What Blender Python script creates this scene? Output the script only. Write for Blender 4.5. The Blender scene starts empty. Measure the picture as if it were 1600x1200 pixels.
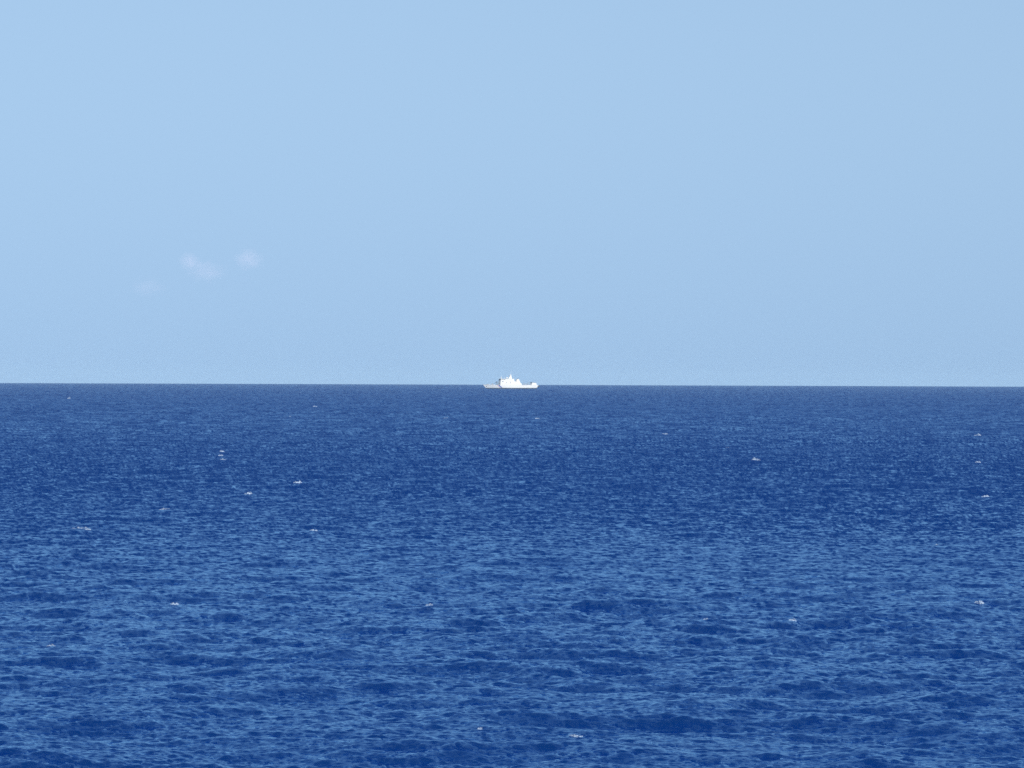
import bpy, bmesh, math
import numpy as np
from mathutils import Vector, Matrix

R = math.radians
scene = bpy.context.scene
C = scene.collection
rng = np.random.default_rng(11)

# ------------------------------------------------------------------ camera
EARTH = 6.371e6
CAM_H = 14.5                     # eye height above the sea, metres
FOCAL = 123.0
PITCH = 0.00190                  # radians below level
ROLL = R(0.205)
cam_data = bpy.data.cameras.new('camera')
cam_data.lens = FOCAL
cam_data.sensor_width = 36.0
cam_data.clip_start = 0.5
cam_data.clip_end = 120000.0
cam = bpy.data.objects.new('camera', cam_data)
C.objects.link(cam)
cam.matrix_world = (Matrix.Translation((0, 0, CAM_H)) @ Matrix.Rotation(R(90) - PITCH, 4, 'X')
                    @ Matrix.Rotation(ROLL, 4, 'Z'))
scene.camera = cam

# ------------------------------------------------------------------ sky and sun
SUN_ELEV = R(34)
SUN_AZ = R(166)                  # clockwise from +Y (the viewing direction)
world = bpy.data.worlds.new('World')
scene.world = world
world.use_nodes = True
wn = world.node_tree.nodes
wl = world.node_tree.links
wn.clear()
sky = wn.new('ShaderNodeTexSky')
sky.sky_type = 'NISHITA'
sky.sun_disc = False
sky.sun_elevation = SUN_ELEV
sky.sun_rotation = SUN_AZ
sky.altitude = 0
sky.air_density = 1.0
sky.dust_density = 0.0
sky.ozone_density = 3.5
tint = wn.new('ShaderNodeMix'); tint.data_type = 'RGBA'; tint.blend_type = 'MULTIPLY'
tint.inputs[0].default_value = 1.0
tint.inputs[7].default_value = (1.03, 0.96, 0.94, 1.0)
bg = wn.new('ShaderNodeBackground')
bg.inputs['Strength'].default_value = 0.1075
wo = wn.new('ShaderNodeOutputWorld')
# clear maritime air: the lowest degrees of sky keep the blue of the sky a little higher up
wtc = wn.new('ShaderNodeTexCoord')
wsep = wn.new('ShaderNodeSeparateXYZ')
wl.new(wtc.outputs['Generated'], wsep.inputs[0])
def wmath(op, a, b):
    n = wn.new('ShaderNodeMath'); n.operation = op
    for i, v in enumerate((a, b)):
        if isinstance(v, (int, float)): n.inputs[i].default_value = v
        else: wl.new(v, n.inputs[i])
    return n.outputs[0]
wz = wmath('POWER', wmath('ADD', wmath('POWER', wmath('ABSOLUTE', wmath('SUBTRACT', wmath('MAXIMUM', wsep.outputs[2], 0.0), 0.083), 0.0), 2.0), 0.16 ** 2), 0.5)
wcomb = wn.new('ShaderNodeCombineXYZ')
wl.new(wsep.outputs[0], wcomb.inputs[0]); wl.new(wsep.outputs[1], wcomb.inputs[1]); wl.new(wz, wcomb.inputs[2])
wnorm = wn.new('ShaderNodeVectorMath'); wnorm.operation = 'NORMALIZE'
wl.new(wcomb.outputs[0], wnorm.inputs[0])
wl.new(wnorm.outputs[0], sky.inputs['Vector'])
wl.new(sky.outputs[0], tint.inputs[6])
wl.new(tint.outputs[2], bg.inputs['Color'])
wl.new(bg.outputs[0], wo.inputs['Surface'])

sd = bpy.data.lights.new('sun', 'SUN')
sd.energy = 4.4
sd.angle = R(0.53)
sd.color = (1.0, 0.95, 0.87)
sun = bpy.data.objects.new('sun', sd)
C.objects.link(sun)
sdir = Vector((math.sin(SUN_AZ) * math.cos(SUN_ELEV), math.cos(SUN_AZ) * math.cos(SUN_ELEV), math.sin(SUN_ELEV)))
sun.rotation_euler = sdir.to_track_quat('Z', 'Y').to_euler()
sun.location = sdir * 200

vs = scene.view_settings
vs.view_transform = 'Standard'
vs.look = 'None'
vs.exposure = 0.0
vs.gamma = 1.0
vs.use_curve_mapping = False
scene.cycles.use_denoising = False
scene.cycles.max_bounces = 6
scene.cycles.volume_bounces = 1

# ------------------------------------------------------------------ helpers
def tag(o, label=None, cat=None, group=None, kind=None):
    if label: o['label'] = label
    if cat: o['category'] = cat
    if group: o['group'] = group
    if kind: o['kind'] = kind
    return o


def mat(name, col, rough=0.5, spec=0.5, metal=0.0, noise=0.0, nscale=0.6):
    m = bpy.data.materials.new(name)
    m.use_nodes = True
    nt = m.node_tree
    b = nt.nodes['Principled BSDF']
    b.inputs['Roughness'].default_value = rough
    b.inputs['Metallic'].default_value = metal
    b.inputs['Specular IOR Level'].default_value = spec
    b.inputs['Base Color'].default_value = (*col, 1)
    if noise:
        tc = nt.nodes.new('ShaderNodeTexCoord')
        n = nt.nodes.new('ShaderNodeTexNoise')
        n.inputs['Scale'].default_value = nscale
        n.inputs['Detail'].default_value = 5
        r = nt.nodes.new('ShaderNodeValToRGB')
        r.color_ramp.elements[0].position = 0.3
        r.color_ramp.elements[1].position = 0.7
        r.color_ramp.elements[0].color = (*[c * (1 - noise) for c in col], 1)
        r.color_ramp.elements[1].color = (*[min(1, c * (1 + noise * 0.4)) for c in col], 1)
        nt.links.new(tc.outputs['Object'], n.inputs['Vector'])
        nt.links.new(n.outputs['Fac'], r.inputs['Fac'])
        nt.links.new(r.outputs['Color'], b.inputs['Base Color'])
    return m


# ------------------------------------------------------------------ the sea
def fft_tile(L, N, wind_dir, kmin, kmax, kp, rms, spread, power, seed):
    """One periodic patch of wind sea: height, horizontal shift and slopes."""
    g = np.random.default_rng(seed)
    k1 = np.fft.fftfreq(N, d=L / N) * 2 * np.pi
    kx, ky = np.meshgrid(k1, k1, indexing='ij')
    k = np.hypot(kx, ky)
    k[0, 0] = 1.0
    th = np.arctan2(ky, kx) - wind_dir
    th = (th + np.pi) % (2 * np.pi) - np.pi
    S = np.exp(-1.25 * (kp / k) ** 2) * k ** (-power)
    D = np.abs(np.cos(th)) ** spread + 0.04
    amp = np.sqrt(S * D) * ((k > kmin) & (k < kmax))
    amp[0, 0] = 0
    z = (g.normal(size=k.shape) + 1j * g.normal(size=k.shape)) * amp
    H = np.real(np.fft.ifft2(z))
    f = rms / H.std()
    z = z * f
    out = [np.real(np.fft.ifft2(z)),
           np.real(np.fft.ifft2(-1j * kx / k * z)), np.real(np.fft.ifft2(-1j * ky / k * z)),
           np.real(np.fft.ifft2(1j * kx * z)), np.real(np.fft.ifft2(1j * ky * z))]
    return [a.astype(np.float32) for a in out]


WIND = R(83)                     # travel direction of the main sea, from +X
TILES = [  # L, N, tile rotation, data
    (613.0, 1024, R(17), fft_tile(613.0, 1024, WIND - R(17), 2 * math.pi / 120, 2 * math.pi / 2.0, 2 * math.pi / 15, 0.135, 1.3, 3.8, 3)),
    (57.0, 512, R(-24), fft_tile(57.0, 512, WIND + R(24) - R(5), 2 * math.pi / 2.6, 2 * math.pi / 0.24, 2 * math.pi / 2.2, 0.034, 1.6, 3.3, 5)),
]
GUST = fft_tile(2900.0, 256, WIND, 2 * math.pi / 1500, 2 * math.pi / 90, 2 * math.pi / 400, 0.20, 0.5, 3.0, 8)[0]
CHOP = 0.5
LEAN = 0.4                      # wind steepens the faces turned to the viewer, lengthens the backs


def bil(a, L, x, y):
    N = a.shape[0]
    u = (x / L) % 1.0 * N
    v = (y / L) % 1.0 * N
    i = np.floor(u).astype(np.int64); j = np.floor(v).astype(np.int64)
    fu = (u - i).astype(np.float32); fv = (v - j).astype(np.float32)
    i %= N; j %= N
    i2 = (i + 1) % N; j2 = (j + 1) % N
    return (a[i, j] * (1 - fu) * (1 - fv) + a[i2, j] * fu * (1 - fv) + a[i, j2] * (1 - fu) * fv + a[i2, j2] * fu * fv)


def sea_at(x, y, fine=1.0):
    """height, shift x, shift y, slope x, slope y at sea positions x, y"""
    tot = [0, 0, 0, 0, 0]
    for q, (L, N, a, t) in enumerate(TILES):
        c, s = math.cos(a), math.sin(a)
        u = x * c + y * s
        v = -x * s + y * c
        h, dx, dy, sx, sy = [bil(b, L, u, v) for b in t]
        w = 1.0 + (bil(GUST, 2900.0, x, y) if q == 0 else 0.9 * bil(GUST, 2900.0, x + 700, y * 0.9))
        w = np.clip(w, 0.35, 1.8)
        if q == 1: w = w * fine
        gm = w * (1.0, 0.9)[q]
        tot[0] = tot[0] + gm * h
        tot[1] = tot[1] + gm * (dx * c - dy * s)
        tot[2] = tot[2] + gm * (dx * s + dy * c)
        sxw, syw = sx * c - sy * s, sx * s + sy * c
        # wind waves are lopsided: long easy backs, short steep faces under the crest
        sg, p, f = ((t[4].std(), 0.6, 0.24), (t[4].std(), 1.0, 0.40))[q]
        syw = f * sg / p * (np.exp(p * np.clip(syw / sg, -3.0, 2.4)) - math.exp(p * p / 2))
        tot[3] = tot[3] + w * 0.6 * sxw
        tot[4] = tot[4] + w * syw
    return tot


def build_sea():
    fine = np.linspace(-0.19, 0.19, 1000)
    coarse_r = 0.19 + np.geomspace(0.01, math.pi - 0.19, 22)
    th = np.concatenate([-coarse_r[::-1][1:], fine, coarse_r])     # closed below by wrapping the last to the first
    th = np.unique(np.round(th, 7))
    u = np.arange(0.136, 0.0012, -0.000118)
    rows = CAM_H / u
    rows = rows[rows < 11500]
    rows = np.concatenate([np.geomspace(0.02, 100, 26), rows[rows > 103],
                           np.linspace(4930, 5080, 16), np.linspace(11600, 16500, 40), np.linspace(16700, 20000, 8)])
    rows = np.unique(np.round(rows, 3))
    nr, nc = len(rows), len(th)
    gap = np.gradient(rows)
    T = np.broadcast_to(th, (nr, nc)).ravel()
    Rr = np.broadcast_to(rows[:, None], (nr, nc)).ravel()
    G = np.broadcast_to(gap[:, None], (nr, nc)).ravel()
    # slow wander of each row along its length, so that no row is a true circle
    wob = np.zeros((nr, nc))
    for q in range(4):
        wob += np.sin(th[None, :] * rng.uniform(60, 900, (nr, 1)) + rng.uniform(0, 6.28, (nr, 1)))
    wob = (wob * 0.06).ravel()
    fine_f = 1.0 / (1.0 + G / 3.0)
    best = None
    K = 5
    for k in range(K):
        jit = (wob + (k - 2) * 0.08) * G * np.clip((G - 0.3) / 0.7, 0, 1)
        r = Rr + jit
        x, y = r * np.sin(T), r * np.cos(T)
        h, dx, dy, sx, sy = sea_at(x, y, fine_f)
        # a ray that skims the sea meets the faces turned towards it first
        toward = (sx * np.sin(T) + sy * np.cos(T)) + CAM_H / np.maximum(r, 1)
        score = np.maximum(toward, 0.002) + 0.12 * h * np.clip(G / 40, 0, 1)
        cur = [x, y, h, dx, dy, sx, sy]
        wv = (np.maximum(toward, 0.0) + 0.03)
        sumw = wv if k == 0 else sumw + wv
        msx = wv * sx if k == 0 else msx + wv * sx
        msy = wv * sy if k == 0 else msy + wv * sy
        if best is None:
            best, bs = cur, score
        else:
            m = score > bs
            best = [np.where(m, c, b) for c, b in zip(cur, best)]
            bs = np.where(m, score, bs)
    x, y, h, dx, dy, sx, sy = best
    # far off, one grid cell covers many ripples: what it shows is their mean
    far = 1.0 * np.clip((G - 0.5) / 12.0, 0, 1) ** 0.5
    sx = sx * (1 - far) + msx / sumw * far
    sy = sy * (1 - far) + msy / sumw * far
    # ripples lost to the cell size: of those a low sight line meets, most lean towards it
    lost = 0.185 * (1 - 1 / (1 + G / 0.6))
    sx = sx * (1 + 1.5 * far) + lost * np.sin(T)
    sy = sy * (1 + 1.5 * far) + lost * np.cos(T)
    fade = np.clip(Rr / 60, 0, 1)
    cf = CHOP * np.clip(1.2 - G / 4, 0, 1) * (np.abs(T) < 0.21) * fade
    px = x - cf * dx
    py = y - cf * dy - LEAN * h * cf / CHOP
    pz = h * fade * np.where(np.abs(T) < 0.21, 1.0, 0.4) - (x * x + y * y) / (2 * EARTH)
    co = np.stack([px, py, pz], 1).astype(np.float32)
    # the mean slope over the horizontal squeeze of sharp crests
    n = np.stack([-sx - x / EARTH, -sy - y / EARTH, np.ones_like(sx)], 1)
    n /= np.linalg.norm(n, axis=1, keepdims=True)
    idx = np.arange(nr * nc).reshape(nr, nc)
    a = idx[:-1, :]; b = idx[1:, :]
    a2 = np.roll(a, -1, 1); b2 = np.roll(b, -1, 1)
    faces = np.stack([a, b, b2, a2], -1).reshape(-1, 4)[:, ::-1]
    nf = len(faces)
    me = bpy.data.meshes.new('sea')
    me.vertices.add(nr * nc)
    me.vertices.foreach_set('co', co.ravel())
    me.loops.add(nf * 4)
    me.loops.foreach_set('vertex_index', faces.astype(np.int32).ravel())
    me.polygons.add(nf)
    me.polygons.foreach_set('loop_start', np.arange(0, nf * 4, 4, dtype=np.int32))
    me.polygons.foreach_set('use_smooth', np.ones(nf, dtype=bool))
    me.update(calc_edges=True)
    at = me.attributes.new('wave_normal', 'FLOAT_VECTOR', 'POINT')
    at.data.foreach_set('vector', n.astype(np.float32).ravel())
    o = bpy.data.objects.new('sea', me)
    C.objects.link(o)
    tag(o, 'deep blue choppy open sea reaching to the horizon', 'sea', kind='structure')
    print('sea', nr, nc, nf * 2)
    return o


def water_material():
    m = bpy.data.materials.new('sea_water')
    m.use_nodes = True
    nt = m.node_tree
    N, Lk = nt.nodes, nt.links
    N.clear()
    out = N.new('ShaderNodeOutputMaterial')
    geo = N.new('ShaderNodeNewGeometry')
    att = N.new('ShaderNodeAttribute'); att.attribute_name = 'wave_normal'
    # ripples finer than the mesh: slopes straight from noise
    acc = att.outputs['Vector']
    for sc, amp, st in ((0.9, 0.20, 1.7), (2.4, 0.40, 1.7), (6.5, 0.35, 1.6)):
        mp = N.new('ShaderNodeMapping'); mp.inputs['Scale'].default_value = (sc / st, sc, sc * 0.2)
        mp.inputs['Rotation'].default_value = (0, 0, R(7))
        Lk.new(geo.outputs['Position'], mp.inputs['Vector'])
        no = N.new('ShaderNodeTexNoise'); no.inputs['Scale'].default_value = 1.0
        no.inputs['Detail'].default_value = 2.0
        Lk.new(mp.outputs[0], no.inputs['Vector'])
        sub = N.new('ShaderNodeVectorMath'); sub.operation = 'SUBTRACT'
        sub.inputs[1].default_value = (0.5, 0.5, 0.5)
        Lk.new(no.outputs['Color'], sub.inputs[0])
        mul = N.new('ShaderNodeVectorMath'); mul.operation = 'MULTIPLY'
        mul.inputs[1].default_value = (amp, amp, 0.0)
        Lk.new(sub.outputs[0], mul.inputs[0])
        ad = N.new('ShaderNodeVectorMath'); ad.operation = 'ADD'
        Lk.new(acc, ad.inputs[0]); Lk.new(mul.outputs[0], ad.inputs[1])
        acc = ad.outputs[0]
    nrm = N.new('ShaderNodeVectorMath'); nrm.operation = 'NORMALIZE'
    Lk.new(acc, nrm.inputs[0])
    fr = N.new('ShaderNodeFresnel'); fr.inputs['IOR'].default_value = 1.33
    Lk.new(nrm.outputs[0], fr.inputs['Normal'])
    # light coming back out of the deep water
    dif = N.new('ShaderNodeBsdfDiffuse')
    dif.inputs['Color'].default_value = (0.0035, 0.042, 0.20, 1)
    up = N.new('ShaderNodeCombineXYZ'); up.inputs[2].default_value = 1.0
    Lk.new(up.outputs[0], dif.inputs['Normal'])
    gl = N.new('ShaderNodeBsdfGlossy')
    gl.inputs['Color'].default_value = (0.56, 0.84, 1.08, 1)
    gl.inputs['Roughness'].default_value = 0.07
    Lk.new(nrm.outputs[0], gl.inputs['Normal'])
    mx = N.new('ShaderNodeMixShader')
    sl = N.new('ShaderNodeMath'); sl.operation = 'MULTIPLY'; sl.inputs[1].default_value = 0.75
    Lk.new(fr.outputs[0], sl.inputs[0])
    Lk.new(sl.outputs[0], mx.inputs[0])
    Lk.new(dif.outputs[0], mx.inputs[1]); Lk.new(gl.outputs[0], mx.inputs[2])
    Lk.new(mx.outputs[0], out.inputs['Surface'])
    return m


sea = build_sea()
sea.data.materials.append(water_material())


# ------------------------------------------------------------------ placing by sight lines
def on_sea(px, py):
    """sea point seen at pixel (px, py) of the 1600 x 1200 photograph"""
    q = 36.0 / FOCAL / 1600.0
    d = cam.matrix_world.to_3x3() @ Vector(((px - 800) * q, -(py - 600) * q, -1.0))
    d.normalize()
    t = CAM_H / max(-d.z, 1e-5)
    for _ in range(60):
        x, y = d.x * t, d.y * t
        t = 0.5 * t + 0.5 * (CAM_H + (x * x + y * y) / (2 * EARTH)) / max(-d.z, 1e-5)
    return d.x * t, d.y * t


def along(px, py, dist):
    q = 36.0 / FOCAL / 1600.0
    d = cam.matrix_world.to_3x3() @ Vector(((px - 800) * q, -(py - 600) * q, -1.0))
    d.normalize()
    return cam.matrix_world.translation + d * dist


# ------------------------------------------------------------------ the ship
class MB:
    def __init__(s):
        s.v, s.f = [], []

    def poly(s, pts, faces):
        n = len(s.v)
        s.v += [tuple(p) for p in pts]
        s.f += [tuple(i + n for i in f) for f in faces]
        return s

    def prism(s, prof, y0, y1, taper=0.0):
        """side profile [(x, z)...] extruded across the ship from y0 to y1; taper pulls the sides in with height"""
        z0 = min(p[1] for p in prof)
        a = [(x, y0 + taper * (z - z0), z) for x, z in prof]
        b = [(x, y1 - taper * (z - z0), z) for x, z in prof]
        n = len(prof)
        fs = [tuple(range(n)), tuple(range(2 * n - 1, n - 1, -1))]
        fs += [(i, i + n, (i + 1) % n + n, (i + 1) % n) for i in range(n)]
        return s.poly(a + b, fs)

    def box(s, x0, x1, y0, y1, z0, z1):
        return s.prism([(x0, z0), (x1, z0), (x1, z1), (x0, z1)], y0, y1)

    def tube(s, p, q, r0, r1=None, n=8):
        r1 = r0 if r1 is None else r1
        p, q = Vector(p), Vector(q)
        d = (q - p).normalized()
        u = d.orthogonal().normalized()
        w = d.cross(u)
        pts = []
        for c, r in ((p, r0), (q, r1)):
            for i in range(n):
                a = 2 * math.pi * i / n
                pts.append(c + (u * math.cos(a) + w * math.sin(a)) * r)
        fs = [(i, (i + 1) % n, (i + 1) % n + n, i + n) for i in range(n)]
        fs += [tuple(range(n - 1, -1, -1)), tuple(range(n, 2 * n))]
        return s.poly(pts, fs)

    def dome(s, c, r, n=12, m=7, low=-0.6):
        pts, fs = [], []
        for j in range(m):
            e = math.asin(low) + (math.pi / 2 - math.asin(low)) * j / (m - 1)
            for i in range(n):
                a = 2 * math.pi * i / n
                pts.append((c[0] + r * math.cos(e) * math.cos(a), c[1] + r * math.cos(e) * math.sin(a), c[2] + r * math.sin(e)))
        for j in range(m - 1):
            for i in range(n):
                fs.append((j * n + i, j * n + (i + 1) % n, (j + 1) * n + (i + 1) % n, (j + 1) * n + i))
        fs.append(tuple(range(n - 1, -1, -1)))
        return s.poly(pts, fs)

    def build(s, name, m, parent=None, smooth=False, bevel=0.0):
        me = bpy.data.meshes.new(name)
        me.from_pydata(s.v, [], s.f)
        bm = bmesh.new(); bm.from_mesh(me)
        bmesh.ops.remove_doubles(bm, verts=bm.verts, dist=1e-5)
        bmesh.ops.recalc_face_normals(bm, faces=bm.faces)
        if bevel:
            bmesh.ops.bevel(bm, geom=list(bm.edges), offset=bevel, segments=1, affect='EDGES', clamp_overlap=True)
        for f in bm.faces: f.smooth = smooth
        bm.to_mesh(me); bm.free()
        me.materials.append(m)
        o = bpy.data.objects.new(name, me)
        C.objects.link(o)
        o.parent = parent
        return o


M_WHITE = mat('white_paint', (0.78, 0.75, 0.69), 0.45, noise=0.05, nscale=0.25)
M_GREY = mat('grey_paint', (0.30, 0.32, 0.34), 0.6, noise=0.12)
M_DECK = mat('deck_paint', (0.16, 0.19, 0.20), 0.8, noise=0.15)
M_DARK = mat('dark_steel', (0.045, 0.055, 0.065), 0.55, noise=0.2)
M_BOOT = mat('boot_topping', (0.05, 0.06, 0.075), 0.7, noise=0.25)
M_BLUE = mat('blue_stripe_paint', (0.02, 0.06, 0.32), 0.45)
M_RED = mat('red_stripe_paint', (0.55, 0.06, 0.06), 0.45)
M_GLASS = mat('wheelhouse_glass', (0.015, 0.02, 0.025), 0.08)
M_ORANGE = mat('boat_orange', (0.55, 0.16, 0.04), 0.5)
M_RAIL = mat('white_rail', (0.7, 0.7, 0.7), 0.5)

SHIP_D = 5000.0
SHIP_TURN = R(19)
SHIP_X = on_sea(797.5, 640)[0] / on_sea(797.5, 640)[1] * SHIP_D


def half_beam(x, t):
    """half breadth of the hull at length x; t = 0 at the waterline, 1 at the deck"""
    e = -35.8 - 5.6 * t ** 0.8                # stem line
    s = 38.0 + 3.2 * t                         # stern line
    u = min(max((x - e) / (s - e), 0.0), 1.0)
    fwd = 1 - (1 - min(u / (0.46 - 0.14 * t), 1.0)) ** (2.0 + 0.5 * t)
    aft = 1 - 0.16 * max((u - 0.68) / 0.32, 0) ** 2
    return (5.5 + 0.55 * t) * max(fwd, 0.0) * aft + 0.05


def sheer(x):
    return 5.1 + 0.35 * max((-x - 24) / 21, 0) ** 1.6 + 0.15 * max((x - 20) / 21, 0)


def hull_point(u, t, side):
    e = -35.8 - 5.6 * max(t, 0) ** 0.8
    s = 38.0 + 3.2 * max(t, 0)
    x = e + (s - e) * u
    z = t * sheer(x) if t >= 0 else t * 3.0
    y = half_beam(x, max(t, 0)) * (1 + 0.25 * min(t, 0))
    return (x, side * y, z)


def hull_strip(t0, t1, m, name, parent, nu=56, nt=6):
    b = MB()
    us = [(i / nu) ** 1.25 for i in range(nu + 1)]
    ts = [t0 + (t1 - t0) * j / nt for j in range(nt + 1)]
    for side in (-1, 1):
        pts = [hull_point(u, t, side) for u in us for t in ts]
        w = nt + 1
        b.poly(pts, [(i * w + j, i * w + j + 1, (i + 1) * w + j + 1, (i + 1) * w + j) for i in range(nu) for j in range(nt)])
    for i, u in ((0, us[0]), (nu, us[-1])):    # stem and transom
        pts = [hull_point(u, t, -1) for t in ts] + [hull_point(u, t, 1) for t in ts]
        b.poly(pts, [(j, j + 1, j + 2 + nt, j + 1 + nt) for j in range(nt)])
    return b.build(name, m, parent, smooth=True)


def hull_band(x_top, x_bot, width, m, name, parent, side):
    """painted slanting band, a skin 3 cm proud of one side of the hull"""
    b = MB()
    n = 10
    if True:
        pts = []
        for k in range(n + 1):
            t = 0.25 + 0.73 * k / n
            xc = x_bot + (x_top - x_bot) * k / n
            for dx in (0.0, width):
                x = xc + dx
                pts.append((x, side * (half_beam(x, t) + 0.03), t * sheer(x)))
        b.poly(pts, [(2 * k, 2 * k + 1, 2 * k + 3, 2 * k + 2) for k in range(n)])
    return b.build(name, m, parent)


def build_ship():
    ship = bpy.data.objects.new('patrol_ship', None)
    C.objects.link(ship)
    ship.location = (SHIP_X, SHIP_D, -(SHIP_D ** 2 + SHIP_X ** 2) / (2 * EARTH) + 0.35)
    ship.rotation_euler = (0, 0, SHIP_TURN)
    tag(ship, 'white patrol ship with tall bridge, mast and funnel far out at the horizon', 'ship')

    hull = hull_strip(0.23, 1.0, M_WHITE, 'hull', ship)
    us = [i / 40 for i in range(41)]
    pts = [hull_point(u, 0.995, sd) for u in us for sd in (-1, 1)]
    MB().poly([(x, y * 0.99, z) for x, y, z in pts], [(2 * i, 2 * i + 1, 2 * i + 3, 2 * i + 2) for i in range(40)]).build('weather_deck', M_DECK, ship)
    hull_strip(-0.5, 0.2295, M_BOOT, 'boot_topping', hull, nt=4)
    for side in (-1, 1):
        hull_band(-22.4, -18.2, 0.55, M_RED, 'red_stripe', hull, side)
        hull_band(-20.6, -16.4, 2.2, M_BLUE, 'blue_stripe', hull, side)
    # bulwark round the bow
    b = MB()
    for side in (-1, 1):
        pts = []
        us = [(i / 20) * 0.20 for i in range(21)]
        for u in us:
            x, y, z = hull_point(u, 1.0, side)
            pts += [(x, y, z), (x - 0.25, y + side * 0.12, z + 0.4), (x - 0.25, y + side * 0.02, z + 0.4), (x, y - side * 0.12, z + 0.002)]
        b.poly(pts, [(4 * i + j, 4 * i + (j + 1) % 4, 4 * i + 4 + (j + 1) % 4, 4 * i + 4 + j) for i in range(20) for j in range(4)])
    b.build('bow_bulwark', M_WHITE, ship)
    for side in (-1, 1):
        a = MB().tube((-37.2, side * (half_beam(-37.2, .75) + .1), 3.9), (-36.6, side * (half_beam(-36.6, .6) + .15), 3.0), 0.22, 0.5)
        a.build('anchor', M_DARK, hull)
    MB().box(40.6, 42.6, -4.9, 4.9, 2.4, 3.9).build('dark_stern_block', M_DARK, ship, bevel=0.12)  # plain dark block for the dark spot at the stern end

    # superstructure, tier on tier
    d = MB().prism([(-17.0, 5.0), (15.4, 5.0), (15.0, 7.7), (-16.8, 7.7)], -5.45, 5.45, 0.03).build('main_deckhouse', M_WHITE, ship)
    for x in (-13.5, -10.5, -7.5, -4.5, -1.5, 1.5, 4.5, 7.5, 10.5):
        for side in (-1, 1):
            MB().tube((x, side * 5.3, 6.5), (x, side * 5.47, 6.5), 0.22, n=10).build('porthole', M_GLASS, d)
    u = MB().prism([(-16.8, 7.702), (9.0, 7.702), (6.2, 10.3), (-16.6, 10.3)], -5.2, 5.2, 0.05).build('upper_deckhouse', M_WHITE, ship)
    for x in (-8.0, -2.0):
        MB().box(x, x + 0.9, -5.26, -5.16, 7.8, 9.7).build('door', M_GREY, u)
    w = MB().prism([(-16.6, 10.302), (4.6, 10.302), (3.4, 14.0), (-15.8, 14.0)], -5.1, 5.1, 0.06).build('wheelhouse', M_WHITE, ship)
    for k in range(8):
        y = -4.3 + 1.08 * k
        MB().prism([(-16.32, 12.1), (-16.19, 12.1), (-15.95, 13.3), (-16.09, 13.3)], y, y + 0.9).build('front_window', M_GLASS, w)
    for side in (-1, 1):
        for k in range(4):
            x = -15.3 + 1.5 * k
            yy = side * 4.96
            MB().box(x, x + 1.1, yy - 0.05, yy + 0.05, 12.4, 13.2).build('side_window', M_GLASS, w)
    MB().prism([(-16.9, 14.002), (4.4, 14.002), (4.2, 14.2), (-16.7, 14.2)], -5.3, 5.3).build('wheelhouse_roof', M_WHITE, w)
    for side in (-1, 1):
        MB().box(-14.5, -12.2, min(side * 5.1, side * 6.3), max(side * 5.1, side * 6.3), 10.25, 11.3).build('bridge_wing', M_WHITE, w)

    # mast
    m = MB().prism([(-3.4, 14.202), (1.7, 14.202), (1.3, 17.2), (0.7, 20.2), (-0.5, 20.2), (-1.2, 17.0)], -1.3, 1.3, 0.13).build('mast', M_WHITE, ship)
    MB().tube((0.5, 0, 20.1), (1.3, 0, 25.6), 0.20, 0.08).build('mast_pole', M_RAIL, m)
    MB().tube((0.1, -2.6, 19.4), (0.1, 2.6, 19.4), 0.14).build('yardarm', M_WHITE, m)
    MB().box(-2.6, 0.0, -1.1, 1.1, 17.8, 18.05).build('radar_platform', M_WHITE, m)
    MB().box(-2.0, -1.6, -1.7, 1.7, 18.5, 18.9).tube((-1.8, 0, 18.0), (-1.8, 0, 18.6), 0.2).build('radar_scanner', M_GREY, m)
    MB().dome((-5.2, 0.6, 15.6), 1.05).tube((-5.2, .6, 14.2), (-5.2, .6, 15.1), 0.5).build('radar_dome', M_WHITE, ship, smooth=True)
    MB().dome((-15.0, -2.6, 16.2), 0.75).tube((-15.0, -2.6, 14.2), (-15.0, -2.6, 15.8), 0.42, 0.38).build('satellite_dome', M_WHITE, ship, smooth=True)
    for x, y, h in ((-10.5, -4.2, 4.5), (-12.0, 4.0, 6.0), (3.2, -3.8, 5.5)):
        MB().tube((x, y, 14.2), (x, y, 14.2 + h), 0.07, 0.03, 6).build('whip_antenna', M_RAIL, ship)

    # funnel
    f = MB().prism([(7.4, 7.702), (14.6, 7.702), (13.6, 9.4), (11.8, 13.9), (9.0, 13.5)], -2.9, 2.9, 0.09).build('funnel', M_WHITE, ship)
    for k in range(3):
        MB().tube((9.4 + 0.9 * k, -0.7, 13.2), (9.8 + 0.9 * k, -0.7, 14.4), 0.28, 0.25).build('exhaust_pipe', M_DARK, f)
    MB().box(8.9, 11.4, -2.70, -2.6, 8.6, 10.2).build('grille', M_GREY, f)

    # foredeck: gun mount and crane post
    MB().dome((-27.0, 0, 6.3), 1.3, low=-0.7).tube((-27.4, 0, 6.7), (-30.6, 0, 7.3), 0.11, 0.08).build('deck_gun', M_GREY, ship)
    cr = MB().tube((-20.8, -1.2, 5.1), (-20.8, -1.2, 10.4), 0.62, 0.5).build('crane_post', M_DARK, ship)
    MB().tube((-20.8, -1.2, 10.2), (-24.6, -1.6, 7.2), 0.42, 0.28).build('crane_jib', M_DARK, cr)
    MB().box(-35.5, -33.0, -0.9, 0.9, 5.6, 6.6).build('windlass', M_GREY, ship, bevel=0.1)

    # aft deck: small boat, davit, aft house
    bt = MB()
    prof = [(-3.4, 0.55), (-2.6, 0.18), (-1.0, 0.0), (1.5, 0.0), (2.9, 0.1), (3.1, 0.9), (-3.6, 1.05)]
    bt.prism([(20.5 + x * 0.9, 6.2 + z) for x, z in prof], -4.9, -3.1, -0.12)
    bt.build('tender_boat', M_GREY, ship)
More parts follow.
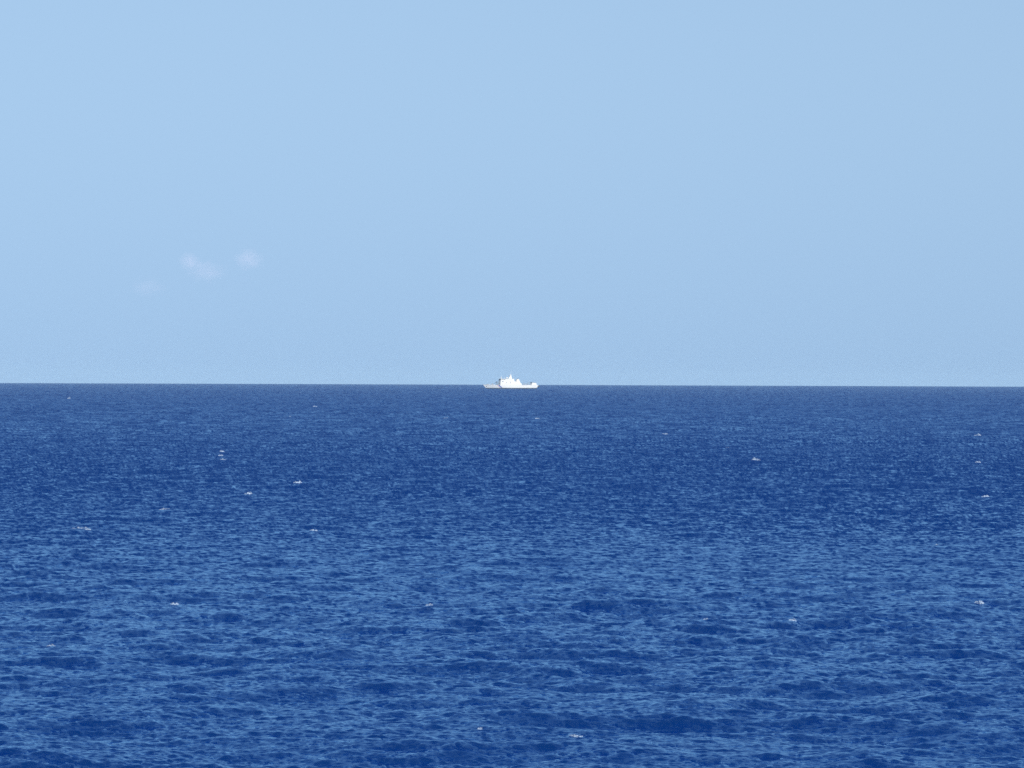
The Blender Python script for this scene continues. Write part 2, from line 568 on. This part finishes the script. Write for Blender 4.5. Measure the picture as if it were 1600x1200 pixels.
    for xa, xb in ((17.3, 19.0), (24.4, 22.6)):
        MB().tube((xa, -4.6, 5.2), (xa, -4.6, 8.0), 0.16).tube((xa, -4.6, 7.95), (xb, -4.9, 8.6), 0.13).build('boat_davit', M_GREY, ship)
    h = MB().prism([(30.3, 5.2), (38.2, 5.2), (37.6, 8.2), (31.6, 8.7)], -4.6, 4.6, 0.05).build('aft_deckhouse', M_WHITE, ship)
    MB().prism([(31.2, 8.72), (38.0, 8.22), (38.0, 8.45), (31.2, 9.25)], -4.7, 4.7).build('aft_roof', M_GREY, h)
    MB().box(33.2, 36.4, -4.62, -4.52, 5.4, 7.4).build('roller_door', M_WHITE, h)
    MB().tube((26.8, 1.0, 5.2), (26.8, 1.0, 8.4), 0.5, 0.4).tube((26.8, 1.0, 8.2), (28.9, 1.0, 9.2), 0.28, 0.2).build('deck_crane', M_GREY, ship)

    # guard rails along the edges of the deck
    def rail(x0, x1, n, side):
        b = MB()
        pts = []
        for k in range(n + 1):
            x = x0 + (x1 - x0) * k / n
            y = side * (half_beam(x, 1.0) - 0.2)
            z = sheer(x)
            pts.append(Vector((x, y, z)))
            b.tube((x, y, z), (x, y, z + 1.05), 0.035, n=5)
        for p, q in zip(pts[:-1], pts[1:]):
            for dz in (0.55, 1.05):
                b.tube(p + Vector((0, 0, dz)), q + Vector((0, 0, dz)), 0.03, n=5)
        b.build('guard_rail', M_RAIL, ship)
    for side in (-1, 1):
        rail(16.5, 30.0, 10, side)
        rail(-35, -18.0, 12, side)
    MB().tube((40.0, 0, 5.3), (40.9, 0, 9.4), 0.08, 0.05, 6).build('ensign_staff', M_RAIL, ship)
    return ship


build_ship()

# ------------------------------------------------------------------ whitecaps
def foam_material():
    """white froth torn into streaks: holes where the noise is low"""
    m = mat('sea_foam', (0.50, 0.62, 0.76), 0.8, spec=0.2, noise=0.25, nscale=5.0)
    nt = m.node_tree
    tc = nt.nodes.new('ShaderNodeTexCoord')
    oi = nt.nodes.new('ShaderNodeObjectInfo')
    no = nt.nodes.new('ShaderNodeTexNoise'); no.noise_dimensions = '4D'
    no.inputs['Scale'].default_value = 5.0
    no.inputs['Detail'].default_value = 4
    nt.links.new(tc.outputs['Generated'], no.inputs['Vector'])
    nt.links.new(oi.outputs['Location'], no.inputs['W'])
    r = nt.nodes.new('ShaderNodeMapRange')
    r.inputs['From Min'].default_value = 0.40
    r.inputs['From Max'].default_value = 0.66
    nt.links.new(no.outputs['Fac'], r.inputs['Value'])
    nt.links.new(r.outputs[0], nt.nodes['Principled BSDF'].inputs['Alpha'])
    return m


M_FOAM = foam_material()


def sea_height(x, y):
    h = sea_at(np.atleast_1d(np.asarray(x, float)), np.atleast_1d(np.asarray(y, float)))[0]
    return h - (np.asarray(x) ** 2 + np.asarray(y) ** 2) / (2 * EARTH)


def whitecap(px, py, wpx, hpx, label, seed, skew=0.0):
    g = np.random.default_rng(seed)
    cx, cy = on_sea(px, py)
    r = math.hypot(cx, cy)
    pxm = r * 36.0 / FOCAL / 1600.0
    W, Ht = wpx * pxm * 0.9, hpx * pxm * 0.75
    D = min(max(W * 0.35, Ht * 1.4), 3.0)
    nu, nv = 30, 10
    ph = g.uniform(0, 6.28, 8)
    pts = []
    us = np.linspace(-1, 1, nu + 1)
    crest = (1 - np.abs(us) ** 2.2) * (0.62 + 0.2 * np.sin(3.1 * us + ph[0]) + 0.14 * np.sin(7.7 * us + ph[1]) + 0.12 * np.sin(15 * us + ph[2]))
    crest = np.clip(crest, 0.02, None)
    bow = 0.3 * D * np.sin(2.2 * us + ph[3]) + skew * W * 0.2 * us
    z0 = float(sea_height(cx, cy)[0])
    ring = []
    for i, u in enumerate(us):
        for j in range(nv + 1):
            v = -1 + 2 * j / nv
            prof = (1 - abs(v) ** 1.7) * (1.0 if v < 0 else 0.85)
            x = u * W / 2 + g.normal() * W * 0.012
            y = v * D * 0.5 * (0.35 + 0.65 * crest[i] / crest.max()) + bow[i]
            z = prof * Ht * crest[i] / crest.max() * (1 + 0.18 * g.normal()) - (0.12 if abs(v) > 0.95 else 0.0)
            ring.append((x, y, z))
    ring = np.array(ring)
    ring[:, 2] += 0.35 * (sea_height(cx + ring[:, 0], cy + ring[:, 1]) - z0)
    ring = [tuple(p) for p in ring.tolist()]
    w = nv + 1
    fs = [(i * w + j, (i + 1) * w + j, (i + 1) * w + j + 1, i * w + j + 1) for i in range(nu) for j in range(nv)]
    b = MB().poly(ring, fs)
    o = b.build('whitecap', M_FOAM, None, smooth=True)
    o.location = (cx, cy, z0 + 0.02)
    tag(o, label, 'whitecap', 'whitecaps scattered over the sea')


CAPS = [
    (465, 756, 15, 4.5, 'bright white breaking crest left of centre, right one of the brightest pair', 0),
    (388, 772, 15, 5, 'bright white breaking crest left of centre, left one of the brightest pair', 0),
    (258, 795, 26, 3, 'long thin pale crest lying below left of the brightest pair', 0),
    (348, 719, 14, 3, 'small pale crest, lowest of three stacked close together at left', -1),
    (345, 712, 9, 3, 'small pale crest, middle of three stacked close together at left', 0),
    (347, 706, 9, 2.6, 'small pale crest, topmost of three stacked close together at left', 0),
    (452, 651, 10, 2.6, 'tiny white crest far off left of the ship, biggest there', 0),
    (492, 636, 8, 2, 'faint tiny white crest far off, nearest the horizon left of the ship', 0),
    (127, 829, 34, 4, 'wide streaky white crest near the left edge in the middle distance', -0.6),
    (1181, 723, 15, 4.2, 'bright white crest right of centre in the middle distance', -1),
    (1037, 679, 16, 3, 'thin white crest right of the ship and well below the horizon', -0.8),
    (1100, 762, 9, 3, 'small bright white crest below the one right of centre', 0),
    (1540, 777, 14, 4, 'slanting white crest near the right edge, lower of two', -1.2),
    (1528, 680, 12, 4, 'white crest near the right edge, upper of two', -0.6),
    (1138, 699, 12, 2.5, 'faint pale crest between two brighter ones right of centre', -0.8),
    (273, 943, 16, 5, 'ragged white crest in the left foreground', -1.0),
    (80, 1007, 20, 6, 'small pale breaking crest near the left edge of the foreground', -0.5),
    (671, 946, 13, 4, 'white fleck of foam left of centre in the foreground', 0),
    (1103, 971, 11, 3.5, 'white fleck of foam on a wave right of centre in the foreground', 0),
    (1238, 974, 14, 3.5, 'pale fleck of foam in the right foreground', 0),
    (1530, 942, 16, 5, 'pale ragged crest near the right edge of the foreground', -0.5),
    (900, 1152, 24, 2.2, 'low thin smear of foam at the bottom of the picture right of centre', 0),
    (750, 1146, 9, 3, 'tiny white fleck at the bottom of the picture near the middle', 0),
    (840, 655, 9, 1.8, 'faint tiny crest just below the ship', 0),
    (697, 654, 9, 1.8, 'faint tiny crest below left of the ship', 0),
    (1528, 724, 10, 3, 'small pale crest at far right between the two edge crests', 0),
    (108, 623, 6, 5, 'tiny white speck at far left just below the horizon', 0),
    (1463, 850, 9, 3, 'small pale fleck in the right middle distance', 0),
    (490, 830, 14, 3, 'thin pale crest at left of centre in the middle distance', 0),
]
for k, (px, py, w_, h_, lab, sk) in enumerate(CAPS):
    whitecap(px, py, w_, h_, lab, 100 + k, sk)

# ------------------------------------------------------------------ clouds
def cloud_material(name, dens, seed):
    m = bpy.data.materials.new(name)
    m.use_nodes = True
    nt = m.node_tree
    N, Lk = nt.nodes, nt.links
    N.clear()
    out = N.new('ShaderNodeOutputMaterial')
    tc = N.new('ShaderNodeTexCoord')
    ln = N.new('ShaderNodeVectorMath'); ln.operation = 'LENGTH'
    Lk.new(tc.outputs['Object'], ln.inputs[0])
    no = N.new('ShaderNodeTexNoise'); no.noise_dimensions = '4D'
    no.inputs['W'].default_value = seed
    no.inputs['Scale'].default_value = 2.6
    no.inputs['Detail'].default_value = 4
    Lk.new(tc.outputs['Object'], no.inputs['Vector'])
    a = N.new('ShaderNodeMath'); a.operation = 'MULTIPLY_ADD'    # noise*1.6 - r
    a.inputs[1].default_value = 1.9
    Lk.new(no.outputs['Fac'], a.inputs[0])
    neg = N.new('ShaderNodeMath'); neg.operation = 'MULTIPLY'; neg.inputs[1].default_value = -1.25
    Lk.new(ln.outputs['Value'], neg.inputs[0])
    Lk.new(neg.outputs[0], a.inputs[2])
    mr = N.new('ShaderNodeMapRange')
    mr.inputs['From Min'].default_value = -0.15
    mr.inputs['From Max'].default_value = 0.75
    mr.inputs['To Max'].default_value = dens
    Lk.new(a.outputs[0], mr.inputs['Value'])
    v = N.new('ShaderNodeVolumePrincipled')
    v.inputs['Color'].default_value = (1.0, 0.86, 0.95, 1)
    v.inputs['Anisotropy'].default_value = -0.4
    Lk.new(mr.outputs[0], v.inputs['Density'])
    Lk.new(v.outputs[0], out.inputs['Volume'])
    return m


def cloud(px, py, wpx, hpx, opt, label, seed):
    D = 30000.0
    pm = D * 36.0 / FOCAL / 1600.0
    bm = bmesh.new()
    bmesh.ops.create_icosphere(bm, subdivisions=3, radius=1.0)
    g = np.random.default_rng(seed)
    ph = g.uniform(0, 6.28, 6)
    for v in bm.verts:
        k = 1 + 0.13 * math.sin(3.1 * v.co.x + ph[0]) * math.sin(2.7 * v.co.z + ph[1]) + 0.09 * math.sin(5.3 * v.co.y + ph[2] + 2 * v.co.x)
        v.co *= k
    me = bpy.data.meshes.new('cloud')
    bm.to_mesh(me); bm.free()
    o = bpy.data.objects.new('cloud', me)
    C.objects.link(o)
    o.location = along(px, py, D)
    w, h = wpx * pm / 2, hpx * pm / 2
    o.scale = (w, w, h)
    me.materials.append(cloud_material('cloud_vapour', opt / (2 * w), seed * 1.7))
    tag(o, label, 'cloud', 'faint clouds low over the sea')


cloud(296, 409, 42, 34, 0.28, 'small faint pinkish cloud puff, upper left of the low group', 1)
cloud(322, 424, 74, 44, 0.18, 'wide faint cloud puff in the middle of the low group', 2)
cloud(389, 405, 58, 42, 0.28, 'faint pinkish cloud puff, rightmost of the low group', 3)
cloud(232, 449, 70, 36, 0.10, 'very faint pale wisp, lowest and leftmost of the low group', 4)

# ------------------------------------------------------------------ thin sea haze
def haze(density):
    b = MB().box(-20500, 20500, -20500, 20500, -36, 42)
    m = bpy.data.materials.new('sea_haze')
    m.use_nodes = True
    nt = m.node_tree
    nt.nodes.clear()
    out = nt.nodes.new('ShaderNodeOutputMaterial')
    v = nt.nodes.new('ShaderNodeVolumePrincipled')
    v.inputs['Color'].default_value = (0.64, 0.87, 1.0, 1)
    v.inputs['Density'].default_value = density
    v.inputs['Anisotropy'].default_value = -0.11
    nt.links.new(v.outputs[0], out.inputs['Volume'])
    o = b.build('haze', m)
    tag(o, 'thin pale blue haze lying over the sea', 'haze', kind='stuff')


haze(3.3e-5)
